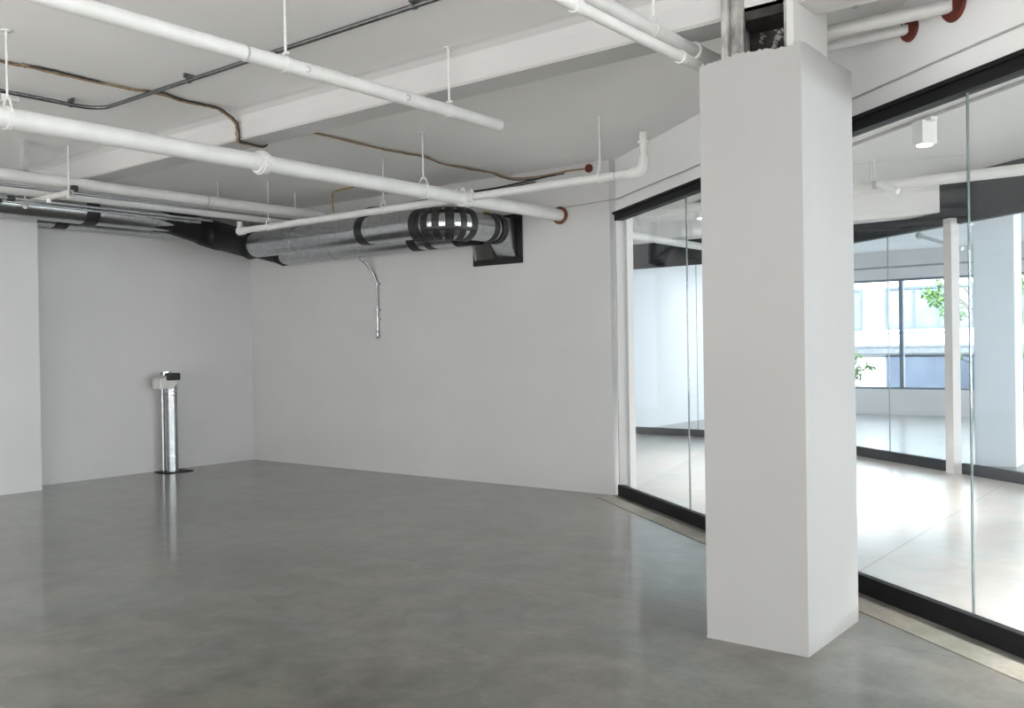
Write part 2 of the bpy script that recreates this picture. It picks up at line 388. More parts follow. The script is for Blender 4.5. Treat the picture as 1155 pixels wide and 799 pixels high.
for i in range(36):                                        # lumps of old mortar in the recess
    p = V((random.uniform(KX0+.09, KX1-.09), KY0+.247, random.uniform(2.72, 2.92))); s_ = random.choice((.002,.003,.004,.006,.009))*random.uniform(.8,1.3)
    bb.box((-s_,-.012,-s_), (s_,.012,s_), Matrix.Rotation(random.uniform(0,3),3,'Y') @ Matrix.Rotation(random.uniform(0,1),3,'X'), p)
bb.build('mortar', M['oldpaint'], cl)
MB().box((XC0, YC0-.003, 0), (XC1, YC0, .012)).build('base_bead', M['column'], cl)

# ------------------------------------------------------------------ pipes
def rod(parent, x, y, z0, z1=ZC, r=.0065, plate=True, name='hanger_rod', m='rod'):
    b = MB().tube([(x,y,z0), (x,y,z1-.001)], r, 8)
    if plate: b.tube([(x,y,z1-.008), (x,y,z1-.001)], .028, 14)
    return b.build(name, M[m], parent)
def clevis(parent, x, y, z, rp, axis):
    b = MB().ring((x,y,z), axis, rp+.0005, rp+.006, .028)
    o = V(axis).normalized().cross(V((0,0,1)))
    p = V((x,y,z))
    for s in (-1, 1): b.tube([p+o*s*(rp+.004)+V((0,0,rp*.35)), p+o*s*rp*.55+V((0,0,rp+.035)), p+o*s*.008+V((0,0,rp+.05))], .006, 6)
    b.tube([p+o*-.022+V((0,0,rp+.05)), p+o*.022+V((0,0,rp+.05))], .008, 8)
    return b.build('clevis_hanger', M['rod'], parent)
def grooved(parent, c, axis, r, w=.075):
    b = MB().ring(c, axis, r, r+.016, w); ax = V(axis).normalized()
    s = ax.cross(V((0,0,1))); c = V(c)
    for k in (-1, 1):
        p = c + s*k*(r+.018)
        b.box((-.02,-.02,-.018), (.02,.02,.018), None, p); b.tube([p+V((0,0,-.034)), p+V((0,0,.034))], .008, 8)
    b.ring(c, axis, r+.012, r+.024, w*.45)
    return b.build('coupling', M['pipe'], parent)

AY, AX = V((0,1,0)), V((1,0,0))
# main: large pipe to the rear wall
P2X, P2Z, P2R = -5.26, 2.686, .058
p2 = empty('ceiling_pipe', (P2X, -2.5, P2Z), 'long white ceiling pipe ending in a rusty collar on the rear wall', 'pipe')
MB().tube([(P2X,-2.5,P2Z), (P2X,YB-.002,P2Z)], P2R, 28).build('pipe', M['pipe'], p2)
for y in (2.31, 5.555, -1.0): rod(p2, P2X, y, P2Z+P2R+.04); clevis(p2, P2X, y, P2Z, P2R, AY)
grooved(p2, (P2X, on_x(295,183,P2X).y, P2Z), AY, P2R)
b = MB().ring((P2X, YB-.014, P2Z), AY, P2R+.001, P2R+.028, .022); b.build('collar', M['rust'], p2, bevel=.004)
# sprinkler branch crossing under the ceiling in front of the rear ducts
BY, BZ, BR = 6.06, 2.690, .033
bp_ = empty('sprinkler_branch', (-8.42, BY, BZ), 'thin white sprinkler pipe crossing the large pipe, elbow risers at both ends', 'pipe')
pts = [(-8.42,BY,BZ), (P2X-P2R-.005,BY,BZ)]; MB().tube(pts, BR, 20).build('pipe', M['pipe'], bp_)
pr = [(P2X+P2R+.005,BY,BZ), (-3.55,BY,BZ)]; MB().tube(pr, BR, 20).build('pipe', M['pipe'], bp_)
MB().tube([(-3.60,BY,BZ)] + arc((-3.60,BY,BZ), (-3.50,BY,BZ), (-3.50,BY,BZ+.12), .07) + [(-3.50,BY,BZ+.11)], BR+.012, 20).build('elbow', M['pipe'], bp_)
b = MB().tube([(-3.50,BY,BZ+.10), (-3.50,BY,BZ+.29)], BR*.9, 20).ring((-3.50,BY,BZ+.215), (0,0,1), BR*.85, BR*1.25, .02).build('riser', M['pipe'], bp_)
b = MB().tube([(-3.50,BY,BZ+.2), (-3.50,BY,BZ+.285)], BR*.75, 16).tube([(-3.505,BY-BR*1.1,BZ+.25), (-3.505,BY-.01,BZ+.25)], .012, 8).build('cap', M['rod'], bp_)
MB().ring((-3.66,BY,BZ), AX, BR, BR+.006, .02).build('coupling', M['pipe'], bp_)
MB().ring((-3.74,BY,BZ), AX, BR, BR+.002, .008).build('joint', M['grey'], bp_)
# left end: elbow looking up with a sprinkler head
MB().tube([(-8.36,BY,BZ), (-8.44,BY,BZ)], BR+.012, 16).tube([(-8.43,BY,BZ-.03), (-8.43,BY,BZ+.10)], BR*.85, 16).build('elbow', M['pipe'], bp_)
MB().tube([(-8.43,BY,BZ+.10), (-8.43,BY,BZ+.13)], .018, 12).tube([(-8.43,BY,BZ+.13), (-8.43,BY,BZ+.14)], .045, 14).build('sprinkler_head', M['black'], bp_)
for x in (-7.94, -6.245, -3.885): 
    rod(bp_, x, BY, BZ+BR+.02, r=.006, plate=False); clevis(bp_, x, BY, BZ, BR, AX)
# tee clamp on the crossing
b = MB().ring((P2X,BY,P2Z), AY, P2R, P2R+.014, .09)
for k in (-1, 1):
    for q in (-1, 1):
        p = V((P2X+k*.03, BY+q*.055, P2Z+P2R+.008)); b.box((-.012,-.014,-.014), (.012,.014,.014), None, p)
b.tube([(P2X-P2R-.045,BY,BZ),(P2X-P2R+.005,BY,BZ)], BR+.012, 18).tube([(P2X+P2R-.005,BY,BZ),(P2X+P2R+.045,BY,BZ)], BR+.012, 18)
b.build('tee_clamp', M['pipe'], p2)
# upper capped pipe nearer the camera
P1X, P1Z, P1R = -3.65, 2.79, .037
p1 = empty('ceiling_pipe', (P1X, -2.5, P1Z), 'white ceiling pipe nearest the camera with a blunt end below the ceiling beam', 'pipe')
y1e = on_x(563,138,P1X).y
MB().tube([(P1X,-2.5,P1Z), (P1X,y1e,P1Z)], P1R, 24).build('pipe', M['pipe'], p1, bevel=.004)
yh = on_x(322,57,P1X).y
for y in (4.085, yh, .4): rod(p1, P1X, y, P1Z+P1R+.015); 
for y in (4.085, yh, .4): MB().ring((P1X,y,P1Z), AY, P1R, P1R+.003, .03).tube([(P1X-.02,y,P1Z+P1R+.016), (P1X+.02,y,P1Z+P1R+.016)], .007, 8).build('clevis_hanger', M['rod'], p1)
yc = on_x(276,50,P1X).y; MB().ring((P1X,yc,P1Z), AY, P1R, P1R+.003, .012).build('coupling', M['grey'], p1)
for x_, y_ in ((348,73), (461,104)):
    y = on_x(x_, y_, P1X+P1R).y
    MB().ring((P1X+P1R*.80, y, P1Z-P1R*.1), V((1,-.5,-.3)), .010, .017, .022, 14).build('outlet', M['grey'], p1)

# left cluster beside the ducts
LX, LZ, LR = -7.87, 2.866, .048
lp = empty('ceiling_pipe', (LX, -2.5, LZ), 'upper slim white pipe of the cluster along the left wall', 'pipe')
MB().tube([(LX,-2.5,LZ), (LX,6.72,LZ)], LR, 20).build('pipe', M['pipe'], lp)
y = on_x(28,196,LX).y; MB().box((LX-.03,y-.02,LZ+LR+.003), (LX+.03,y+.02,ZC-.002)).build('bracket', M['grey'], lp)
y = on_x(233,226,LX).y; MB().ring((LX,y,LZ), AY, LR, LR+.003, .012).build('joint', M['grey'], lp)
WX, WZ, WR = -8.30, 2.846, .061
wp = empty('ceiling_pipe', (WX, -2.5, WZ), 'thick off-white pipe behind the slim one along the left wall', 'pipe')
MB().tube([(WX,-2.5,WZ), (WX,7.30,WZ)], WR, 24).build('pipe', M['pipe'], wp)
for y in (1.6, 5.71, 6.70): rod(wp, WX, y, WZ+WR, plate=False, r=.006)
# trapeze strut carrying the cluster
ys = 3.90
tz = empty('trapeze_hanger', (-8.2, ys, 2.76), 'steel channel trapeze hung on a rod below the left pipes', 'hanger')
MB().box((-8.62,ys-.02,2.776), (-7.74,ys+.02,2.782)).box((-8.62,ys-.022,2.74), (-7.74,ys-.018,2.776)).box((-8.62,ys+.018,2.74), (-7.74,ys+.022,2.776)).build('channel', M['beige'], tz)
for x in (-7.78, -8.57): rod(tz, x, ys+.03*0, 2.71, r=.007, plate=False); MB().tube([(x,ys,2.716), (x,ys,2.738)], .02, 6).build('nut', M['beige'], tz)
MB().tube([(-8.07,ys-.03,2.705),(-8.07,ys-.03,2.739)], .022, 10).build('bolt', M['rod'], tz)
MB().box((-7.815,ys+.03,2.782), (-7.765,ys+.075,2.83)).build('clamp', M['black'], tz)
# steel conduits beside the ducts
for i, (cxx, czz, lab) in enumerate(((-8.17, 2.726, 'upper bright steel conduit just above the galvanised left ducts'), (-8.30, 2.716, 'lower steel conduit nearest above the galvanised left ducts'))):
    c = empty('steel_conduit', (cxx, -2.5, czz), lab, 'conduit')
    MB().tube([(cxx,-2.5,czz), (cxx,5.55-.05*i,czz)], .012, 12).build('tube', M['emt'], c)
    for y in (4.45+.9*i, 5.4-.3*i):
        MB().ring((cxx,y,czz), AY, .012, .017, .05, 14).build('coupling', M['emt'], c)
    MB().ring((cxx,3.6-.05*i,czz), AY, .012, .024, .06, 10).build('clamp', M['black'], c)
tag(MB().tube([(-8.14,-2.5,2.83), (-8.14,6.9,2.83)], .012, 12).build('steel_conduit', M['emt']), 'dark thin conduit in the gap between the two white left pipes', 'conduit')

# ------------------------------------------------------------------ galvanised ducts
R_ = .14
def band(parent, c, axis, w=.09, r=R_, m='tape', t=.005):
    return MB().ring(c, axis, r-.001, r+t, w, 32).build('tape_band', M[m], parent)
def seam(parent, c, axis, r=R_): return MB().ring(c, axis, r-.001, r+.003, .015, 32).build('seam', M['galv'], parent)
D1Y, D1Z, D2Y, D2Z = 6.50, 2.60, 7.285, 2.60
L1X, L2X, LZD = -9.50, -9.99, 2.895
WX1, WX2 = -5.83, -6.17                                    # where the two ducts enter the rear wall
def flap(b, c, s, rng):
    for i in range(rng):
        pass
# front duct
d1 = empty('duct', (L1X, 2.0, LZD), 'front galvanised round duct turning the corner, taped elbow at the wall plate', 'duct')
MB().tube([(L1X,-2.5,LZD), (L1X,5.95,LZD)], R_, 32).build('duct_run', M['galv'], d1)
el = [(L1X,5.9,LZD)] + arc((L1X,5.9,LZD), (L1X+.02,D1Y-.02,(LZD+D1Z)/2+.02), (-8.85,D1Y,D1Z), .2, 8) + [(-8.78,D1Y,D1Z)]
b = MB().tube(el, R_+.012, 28)
for i in range(7):
    t = 2*PI*i/7
    b.ring(V(el[1+i]), (V(el[2+i])-V(el[i])), R_, R_+.018+.006*(i % 2), .05, 28)
b.build('corner_elbow', M['mastic'], d1)
MB().tube([(-8.85,D1Y,D1Z), (WX1-.36,D1Y,D1Z)], R_, 32).build('duct_run', M['galv'], d1)
EZ = D1Z-.022; RE = R_+.014
e2 = arc((-7,D1Y,EZ), (WX1,D1Y,EZ), (WX1,7.4,EZ), .20, 12)
MB().tube([(WX1-.37,D1Y,EZ)] + e2, RE, 32).build('elbow', M['galv'], d1)
for i, w_ in ((0,.075), (3,.07), (6,.085), (9,.06), (12,.075)):
    t = (V(e2[min(12,i+1)]) - V(e2[max(0,i-1)])); band(d1, e2[i], t, w_, RE, t=.006)
band(d1, (WX1-.34,D1Y,EZ), AX, .085, RE, t=.008); band(d1, (WX1-.27,D1Y,EZ), AX, .035, RE, t=.005)
# longitudinal tape over the elbow's outer side
for a0, a1_ in ((-.50,-.28), (.62,.85)):
    ob = MB(); vsl = []
    for i in range(13):
        t = (V(e2[min(12,i+1)]) - V(e2[max(0,i-1)])).normalized(); o_ = V((t.y,-t.x,0))
        for q in range(4):
            a_ = a0+(a1_-a0)*q/3
            vsl.append(V(e2[i]) + (o_*math.cos(a_)+V((0,0,1))*math.sin(a_))*(RE+.008+.004*(q in (1,2))))
    ob.add(vsl, [(i*4+j, i*4+j+1, (i+1)*4+j+1, (i+1)*4+j) for i in range(12) for j in range(3)], True)
    ob.build('tape_band', M['tape'], d1)
MB().tube([(WX1,e2[-1].y,EZ), (WX1,7.20,EZ)], R_-.002, 32).build('duct_run', M['galv'], d1)
band(d1, (WX1,7.05,EZ), AY, .065); band(d1, (WX1,7.165,EZ), AY, .075, R_+.006)
MB().box((WX1+.045,6.93,EZ+.1325), (WX1+.075,7.01,EZ+.141), Matrix.Identity(3)).build('sticker', M['yellow'], d1)
# transition boot: round to square onto the plate
def boot(parent, x, y0, y1, z, w, h, zc, xc=None):
    xc = x if xc is None else xc
    n = 48; vs = []
    for s in range(2):
        for j in range(n):
            t = 2*PI*j/n; c, q = math.cos(t), math.sin(t)
            if s == 0: vs.append((x+c*R_, y0, z+q*R_))
            else:
                k = 1/max(abs(c), abs(q)); vs.append((xc+c*k*w/2, y1, zc+q*k*h/2))
    return MB().add(vs, [(j, (j+1) % n, n+(j+1) % n, n+j) for j in range(n)], True).build('boot', M['galv'], parent)
boot(d1, WX1, 7.19, YB-.03, EZ, .26, .385, 2.508, -5.92)
for y in (on_x(88,243,L1X).y+.1, 1.2): band(d1, (L1X,y,LZD), AY, .14)
xb_ = on_y(403,265,D1Y-R_).x; band(d1, (xb_,D1Y,D1Z), AX, .10)
band(d1, (-8.80,D1Y,D1Z), AX, .12, m='mastic')
for x in (-7.0, -8.0): seam(d1, (x,D1Y,D1Z), AX)
# rear duct
d2 = empty('duct', (L2X, 2.0, LZD), 'rear galvanised round duct hugging the left and rear walls', 'duct')
MB().tube([(L2X,-2.5,LZD), (L2X,6.8,LZD)], R_, 32).build('duct_run', M['galv'], d2)
el = [(L2X,6.7,LZD)] + arc((L2X,6.7,LZD), (L2X+.02,D2Y-.02,(LZD+D2Z)/2+.04), (-9.25,D2Y,D2Z), .2, 8) + [(-9.2,D2Y,D2Z)]
b = MB().tube(el, R_+.012, 28)
for i in range(7): b.ring(V(el[1+i]), (V(el[2+i])-V(el[i])), R_, R_+.016+.006*(i % 2), .05, 28)
b.build('corner_elbow', M['mastic'], d2)
MB().tube([(-9.25,D2Y,D2Z), (WX2-.22,D2Y,D2Z)], R_, 32).build('duct_run', M['galv'], d2)
e3 = arc((-7,D2Y,D2Z), (WX2,D2Y,D2Z), (WX2,7.6,D2Z), .16, 8)
MB().tube([(WX2-.25,D2Y,D2Z)] + e3[:6], R_+.004, 32).build('elbow', M['mastic'], d2)
boot(d2, WX2, D2Y+.05, YB-.03, D2Z, .26, .385, 2.508, -6.215)
for p_ in ((66,255), (224,271)): band(d2, (L2X, on_x(*p_, L2X).y, LZD), AY, .14)
band(d2, (xb_-.05,D2Y,D2Z), AX, .12)
band(d2, (WX2-.60,D2Y,D2Z), AX, .09)
seam(d2, (-8.3,D2Y,D2Z), AX)
# black wall plate
def ragged(parent, c, axis, n=16, L0=.05, L1=.16):
    c, ax = V(c), V(axis).normalized(); a = V((0,0,1)); b_ = ax.cross(a); vs, fs = [], []
    for j in range(n*2):
        t = 2*PI*j/(n*2); d = (a*math.cos(t)+b_*math.sin(t))
        vs.append(c + d*(R_+.013)); vs.append(c + d*(R_+.004) + ax*(random.uniform(L1*.6, L1) if j % 2 else L0*random.random()))
    k = n*2
    fs = [(2*j, 2*j+1, (2*j+3) % (2*k), (2*j+2) % (2*k)) for j in range(k)]
    return MB().add(vs, fs).build('torn_edge', M['mastic'], parent)
ragged(d1, (L1X,5.93,LZD), (0,-1,0), 9, .02, .30); ragged(d2, (L2X,6.72,LZD), (0,-1,0), 9, .02, .30)
ragged(d1, (-8.86,D1Y,D1Z), (1,0,0), 11, .0, .05); ragged(d2, (-9.27,D2Y,D2Z), (1,0,0), 11, .0, .06)
wpl = tag(MB().box((-6.37,YB-.026,2.258), (-5.73,YB-.001,2.315)).box((-6.37,YB-.026,2.70), (-5.73,YB-.001,2.755)).box((-5.785,YB-.026,2.315), (-5.73,YB-.001,2.70)).box((-6.37,YB-.026,2.315), (-6.355,YB-.001,2.70)).box((-6.085,YB-.026,2.315), (-6.055,YB-.001,2.70)).box((-6.355,YB-.012,2.315), (-6.085,YB-.001,2.70)).box((-6.055,YB-.012,2.315), (-5.785,YB-.001,2.70)).build('wall_plate', M['mastic']), 'black sealed square plate where the ducts enter the rear wall', 'wall plate')
# conduit dropping from the ducts
xd = -7.822
dc = empty('drop_conduit', (xd, YB, 1.54), 'thin steel conduit dropping from the ducts down the rear wall', 'conduit')
MB().tube([(-7.93,D2Y+.02,2.455), (-7.905,7.40,2.38), (-7.86,7.455,2.27), (xd,7.468,2.17), (xd,7.468,1.60)], .015, 12).build('tube', M['emt'], dc)
for z in (2.155, 1.86, 1.75): MB().ring((xd,7.468,z), (0,0,1), .014, .021, .022, 12).box((xd-.04,7.475,z-.008), (xd+.04,7.489,z+.008)).build('strap', M['emt'], dc)
MB().tube([(xd,7.466,1.62), (xd,7.466,1.60), (xd,7.466,1.55), (xd,7.466,1.535)], [.018,.023,.023,.014], 14).build('end_fitting', M['emt'], dc)

# ------------------------------------------------------------------ ceiling conduit and cables
c = empty('ceiling_conduit', (-6.47, 3.49, ZC), 'steel conduit clipped to the ceiling, bending once and running over both pipes', 'conduit')
zc_ = ZC-.040; ycc = on_z(300, 62, zc_).y; xcc = on_z(60, 114, zc_).x
MB().tube([(xcc,-2.5,zc_)] + arc((xcc,-2.5,zc_), (xcc,ycc,zc_), (1,ycc,zc_), .16) + [(1.5,ycc,zc_)], .014, 12).build('tube', M['darkemt'], c)
for p_, ax in (((80,118),0), ((214,91),1), ((461,4),1)):
    q = on_z(*p_, zc_)
    if ax == 0: MB().ring((xcc,q.y,zc_), AY, .014, .019, .02, 12).box((xcc-.035,q.y-.008,ZC-.030), (xcc+.035,q.y+.008,ZC-.001)).build('strap', M['darkemt'], c)
    else: MB().ring((q.x,ycc,zc_), AX, .014, .019, .02, 12).box((q.x-.008,ycc-.035,ZC-.030), (q.x+.008,ycc+.035,ZC-.001)).build('strap', M['darkemt'], c)
MB().box((-6.53,2.83,ZC-.06),(-6.45,2.91,ZC-.001)).build('bracket', M['rod'], c)

def cable(name, pts, r, mname, label, cat='cable', sub=6, wob=.006):
    P = [V(p) for p in pts]; out = []
    for i in range(len(P)-1):
        p0, p1, p2, p3 = P[max(0,i-1)], P[i], P[i+1], P[min(len(P)-1,i+2)]
        for k in range(sub):
            t = k/sub
            out.append(.5*((2*p1)+(p2-p0)*t+(2*p0-5*p1+4*p2-p3)*t*t+(3*p1-p0-3*p2+p3)*t**3) + V((random.uniform(-wob,wob), 0, 0)))
    out.append(P[-1])
    return tag(MB().tube(out, r, 8).build(name, M[mname]), label, cat)
zk = ZC-.014
near = [(-5.83,-2,zk),(-5.80,1.2,zk)] + [tuple(on_z(x, y, zk)) for x, y in ((0,69),(28,74),(60,82),(105,92),(150,101),(180,106),(205,114),(235,120))]
over = [(-5.785,4.0,zk-.004),(-5.79,4.09,3.105),(-5.79,4.145,3.06),(-5.79,4.152,2.985),(-5.80,4.17,2.942),(-5.81,4.25,2.941),(-5.82,4.40,2.942),(-5.83,4.428,2.99),(-5.85,4.43,3.08),(-5.86,4.47,3.135),(-5.87,4.6,zk)]
far = [tuple(on_z(x, y, zk)) for x, y in ((390,158),(430,168),(460,173),(480,177),(500,185),(530,190),(555,195))]
tail = [(-5.85,7.35,3.125),(-5.75,7.46,3.105),(-5.45,7.47,3.095),(-5.15,7.472,3.105),(-4.95,7.474,3.100)]
main = near+over+far
cable('armoured_cable', main+tail, .0085, 'armour', 'copper armoured cable snaking along the ceiling over the beam to the rear wall')
off = [V(p)+V((.012+.022*math.sin(i*1.9), 0, .005)) for i, p in enumerate(near[:-1])] + [V(p)+V((.026,0,0)) for p in near[-1:]+over] + [V(p)+V((-.02+.012*math.sin(i*2.1), 0, 0)) for i, p in enumerate(far)] + [V((-5.83,7.38,3.10)), V((-5.72,7.468,3.085)), V((-5.45,7.472,3.078)), V((-5.2,7.476,3.088))]
cable('black_cable', off, .006, 'black', 'black cable running beside the copper armoured cable')
cable('black_cable', [(-7.95,7.40,2.99),(-7.90,7.44,3.03),(-7.6,7.47,3.02),(-7.2,7.475,3.03),(-6.6,7.475,3.05),(-6.1,7.475,3.045),(-5.6,7.475,3.07),(-5.3,7.475,3.09)], .009, 'black', 'black cable looping along the top of the rear wall above the ducts')
cb = cable('black_cable', [(-7.93,7.43,2.97),(-7.6,7.473,2.975),(-7.2,7.477,3.005),(-6.6,7.477,3.03),(-6.0,7.477,3.03),(-5.55,7.477,3.05)], .007, 'black', 'lower black cable above the rear ducts starting at the clamp')
ros = tag(MB().tube([(-4.92,YB-.035,3.10),(-4.92,YB-.022,3.10),(-4.92,YB-.001,3.10)], [.024,.040,.043], 8, smooth=False).build('cable_rosette', M['red']), 'dark red sealed cable hole at the top right of the rear wall', 'cable seal')
cable('yellow_cable', [(-7.98,6.97,2.94),(-7.97,6.96,3.04),(-7.90,6.90,3.135),(-7.80,6.875,ZC-.012),(-7.55,6.85,ZC-.012),(-7.37,6.84,ZC-.012),(-7.1,6.83,ZC-.012)], .008, 'yellow', 'yellow cable rising from the slim left pipe to the ceiling')

# thin grey run along the wall above the glass
pts = [(-5.45,YB-.010,2.745), (-5.2,YB-.010,2.757), (-4.80,YB-.010,2.772)] + [(gp(t,-.012).x, gp(t,-.012).y, 2.775+.004*math.sin(t*3)) for t in [.1+.35*i for i in range(40)] if gp(t).x < XR-.1]
tag(MB().tube(pts, .0055, 10).build('surface_conduit', M['grey']), 'thin grey painted cable run along the wall above the glass', 'conduit')

# pipes passing behind the column head
up_ = empty('ceiling_pipe', (-2.20,-2.5,2.9), 'thicker white pipe turning behind the column head to a red seal', 'pipe')
ux, uz, ur = -2.20, 2.895, .034
wallx = lambda y: gp((g0.y-y)/.6).x
xe1 = wallx(4.87)
MB().tube([(ux,-2.5,uz), (ux,4.36,uz)], ur, 20).build('pipe', M['pipe'], up_)
MB().tube([(ux,4.33,uz)] + arc((ux,4.3,uz), (ux,4.625,uz), (-1.5,4.625,uz), .09) + [(ux+.14,4.625,uz)], ur+.008, 20).build('elbow', M['pipe'], up_)
MB().ring((ux,4.34,uz), AY, ur, ur+.012, .03).build('coupling', M['pipe'], up_)
MB().tube([(ux+.12,4.625,uz), (-1.93,4.625,uz), (-1.88,4.66,uz+.015), (-1.80,4.83,uz+.11), (-1.74,4.87,uz+.122), (xe1-.005,4.87,3.015)], ur, 20).build('pipe', M['pipe'], up_)
def seal(parent, x, y, z, r):
    c = V((x, y, z)) - V((*N,0))*.012
    b = MB().tube([c-V((*N,0))*.006, c+V((*N,0))*.010], [r*.92, r], 26)
    return b.build('red_seal', M['red'], parent)
seal(up_, xe1, 4.87, 3.015, .082)
y = on_x(737,24,ux).y
rod(up_, ux, y, uz+ur, plate=False); MB().ring((ux,y,uz), AY, ur, ur+.004, .03).box((ux-.004,y-.02,uz+ur),(ux+.004,y+.02,uz+ur+.03)).build('clevis_hanger', M['rod'], up_)
lx, lz, lr = -2.13, 2.785, .026
lo_ = empty('ceiling_pipe', (lx,-2.5,lz), 'thinner lower white pipe meeting the top left corner of the column', 'pipe')
xe2 = wallx(5.06)
MB().tube([(lx,-2.5,lz)] + arc((lx,-2.5,lz), (lx,5.06,lz), (lx+.12,5.06,3.0), .08) + arc((lx,5.06,lz), (lx+.12,5.06,3.0), (xe2,5.06,3.005), .06) + [(xe2-.005,5.06,3.005)], lr, 18).build('pipe', M['pipe'], lo_)
seal(lo_, xe2, 5.06, 3.005, .066)
for q in ((650,7), (769,71)):
    yk = on_x(*q, lx).y; MB().ring((lx,yk,lz), AY, lr, lr+.006, .04).build('coupling', M['pipe'], lo_)
rod(lo_, lx, 2.2, lz+lr, plate=False, r=.005)
rod(lo_, lx+.75, 5.06, 3.003+lr, plate=False, r=.005)
hp_ = empty('ceiling_pipe', (-1.75,4.67,3.10), 'short white pipe running from behind the column head above the red seals', 'pipe')
xe3 = wallx(4.67)
MB().tube([(-1.78,4.67,3.105), (xe3,4.67,3.105)], .046, 20).build('pipe', M['pipe'], hp_)
MB().ring((-1.50,4.67,3.105), AX, .046, .053, .03).tube([(-1.50,4.67,3.155),(-1.50,4.67,3.04)], .010, 8).build('clamp', M['grey'], hp_)

# ------------------------------------------------------------------ floor pipe by the left wall
fx, fy, fr = -9.96, 6.17, .064
fp = empty('floor_pipe', (fx, fy, 0), 'upright galvanised floor pipe by the left wall with black cap box', 'pipe')
MB().tube([(fx,fy,.006), (fx,fy,1.09)], fr, 28).build('tube', M['dullgalv'], fp)
for z in (.20, .93): MB().ring((fx,fy,z), (0,0,1), fr-.001, fr+.003, .012, 28).build('seam', M['galv'], fp)
MB().box((fx-.16,fy-.14,.0), (fx+.12,fy+.20,.012)).build('base_plate', M['oldsteel'], fp, bevel=.004)
# thin feed pipe behind it
MB().tube([(fx-.10,fy-.055,.013), (fx-.10,fy-.055,1.0)], .022, 14).build('feed_pipe', M['dullgalv'], fp)
# white head: box with a sloped underside, round steel shell and black connector on it
Rz = Matrix.Rotation(0, 3, 'Z')
sec = [(-.19,.985),(-.19,1.11),(-.09,1.145),(.055,1.11),(.055,1.06),(-.02,.985)]
k = len(sec)
vs = [(fx-.085,fy+a,z) for a, z in sec] + [(fx+.082,fy+a,z) for a, z in sec]
MB().add(vs, [(i,(i+1)%k,(i+1)%k+k,i+k) for i in range(k)]+[tuple(range(k)),tuple(range(k,2*k))[::-1]]).build('head', M['beige'], fp, bevel=.012)
MB().tube([(fx-.03,fy-.045,1.09),(fx-.03,fy-.045,1.185)], .065, 22).build('shell', M['galv'], fp)
MB().box((fx+.03,fy-.11,1.085),(fx+.125,fy+.05,1.17)).build('connector', M['black'], fp, bevel=.014)
MB().box((fx+.122,fy-.09,1.105),(fx+.132,fy+.03,1.15)).build('connector_lip', M['black'], fp, bevel=.004)

# ------------------------------------------------------------------ room behind the glass
trk = [on_z(957,162,ZC), on_z(1155,87,ZC)]
td = (trk[1]-trk[0]); td.z = 0; td.normalize(); t0_ = V((-1.99,7.77,ZC))
tn = V((-td.y, td.x, 0))
def track(ta, tb_, label):
    a_ = t0_+td*ta; b_ = t0_+td*tb_
    tag(MB().prism((a_.x,a_.y), (b_.x,b_.y), (tn.x,tn.y), .034, ZC-.02, ZC-.001).build('lighting_track', M['grey']), label, 'lighting track')
track(-2.5, 10.5, 'slim lighting track on the ceiling behind the right glass panes')
track(-4.95, -3.3, 'short lighting track between the beams behind the narrow pane')
Rt = Matrix.Rotation(math.atan2(td.y, td.x), 3, 'Z')
def downlight(p, label, group=None, power=60, spread=88, colr=(1,.97,.93), lamp='bulb'):
    o = empty('ceiling_spotlight', (p.x, p.y, ZC), label, 'light', group)
    c = V((p.x, p.y, 0)) + tn*.017
    MB().box((-.066,-.066,2.942),(.066,.066,ZC-.035), Rt, c).build('housing', M['lampwhite'], o, bevel=.006)
    MB().box((-.12,-.03,ZC-.05),(.12,.03,ZC-.021), Rt, c).build('track_adapter', M['lampwhite'], o, bevel=.004)
    MB().tube([(c.x,c.y,2.934),(c.x,c.y,2.9415)], .056, 24).build('lens', M['lamp'], o)
    L = bpy.data.lights.new('downlight', 'AREA'); L.shape = 'DISK'; L.size = .10; L.energy = power; L.color = colr; L.spread = math.radians(spread)
    lo = bpy.data.objects.new(lamp, L); col.objects.link(lo); lo.parent = o; lo.location = (c.x-p.x, c.y-p.y, 2.930-ZC)
    return o
downlight(t0_, 'white square spotlight on the track, lit, seen above the right pane', None, 11)
downlight(t0_-td*4.15, 'lit white square spotlight seen through the narrow pane left of the column', None, 32)
ADDED = ('added unseen spotlight in a white square housing, brightening the rooms behind the glass', 'added unseen spotlights')  # invented spotlights, kept out of sight, added to brighten these rooms
for k in (-2.3, -1.3): downlight(t0_+td*k, *ADDED, 36, lamp='added_bulb_hidden')
for k in (3.3, 4.6, 6.0, 7.6): downlight(t0_+td*k, *ADDED, 118, lamp='added_bulb_east')  # off-view spots added for stronger bounce from the floor
for x, y in ((-6.9, 15.4), (-6.9, 17.2), (.4, 16.6), (1.2, 13.5), (3.6, 13.0)): downlight(V((x, y, ZC)), *ADDED, 14, 165, (.93,.97,1), 'added_bulb_street')  # unseen spots added to brighten the street room and office wall
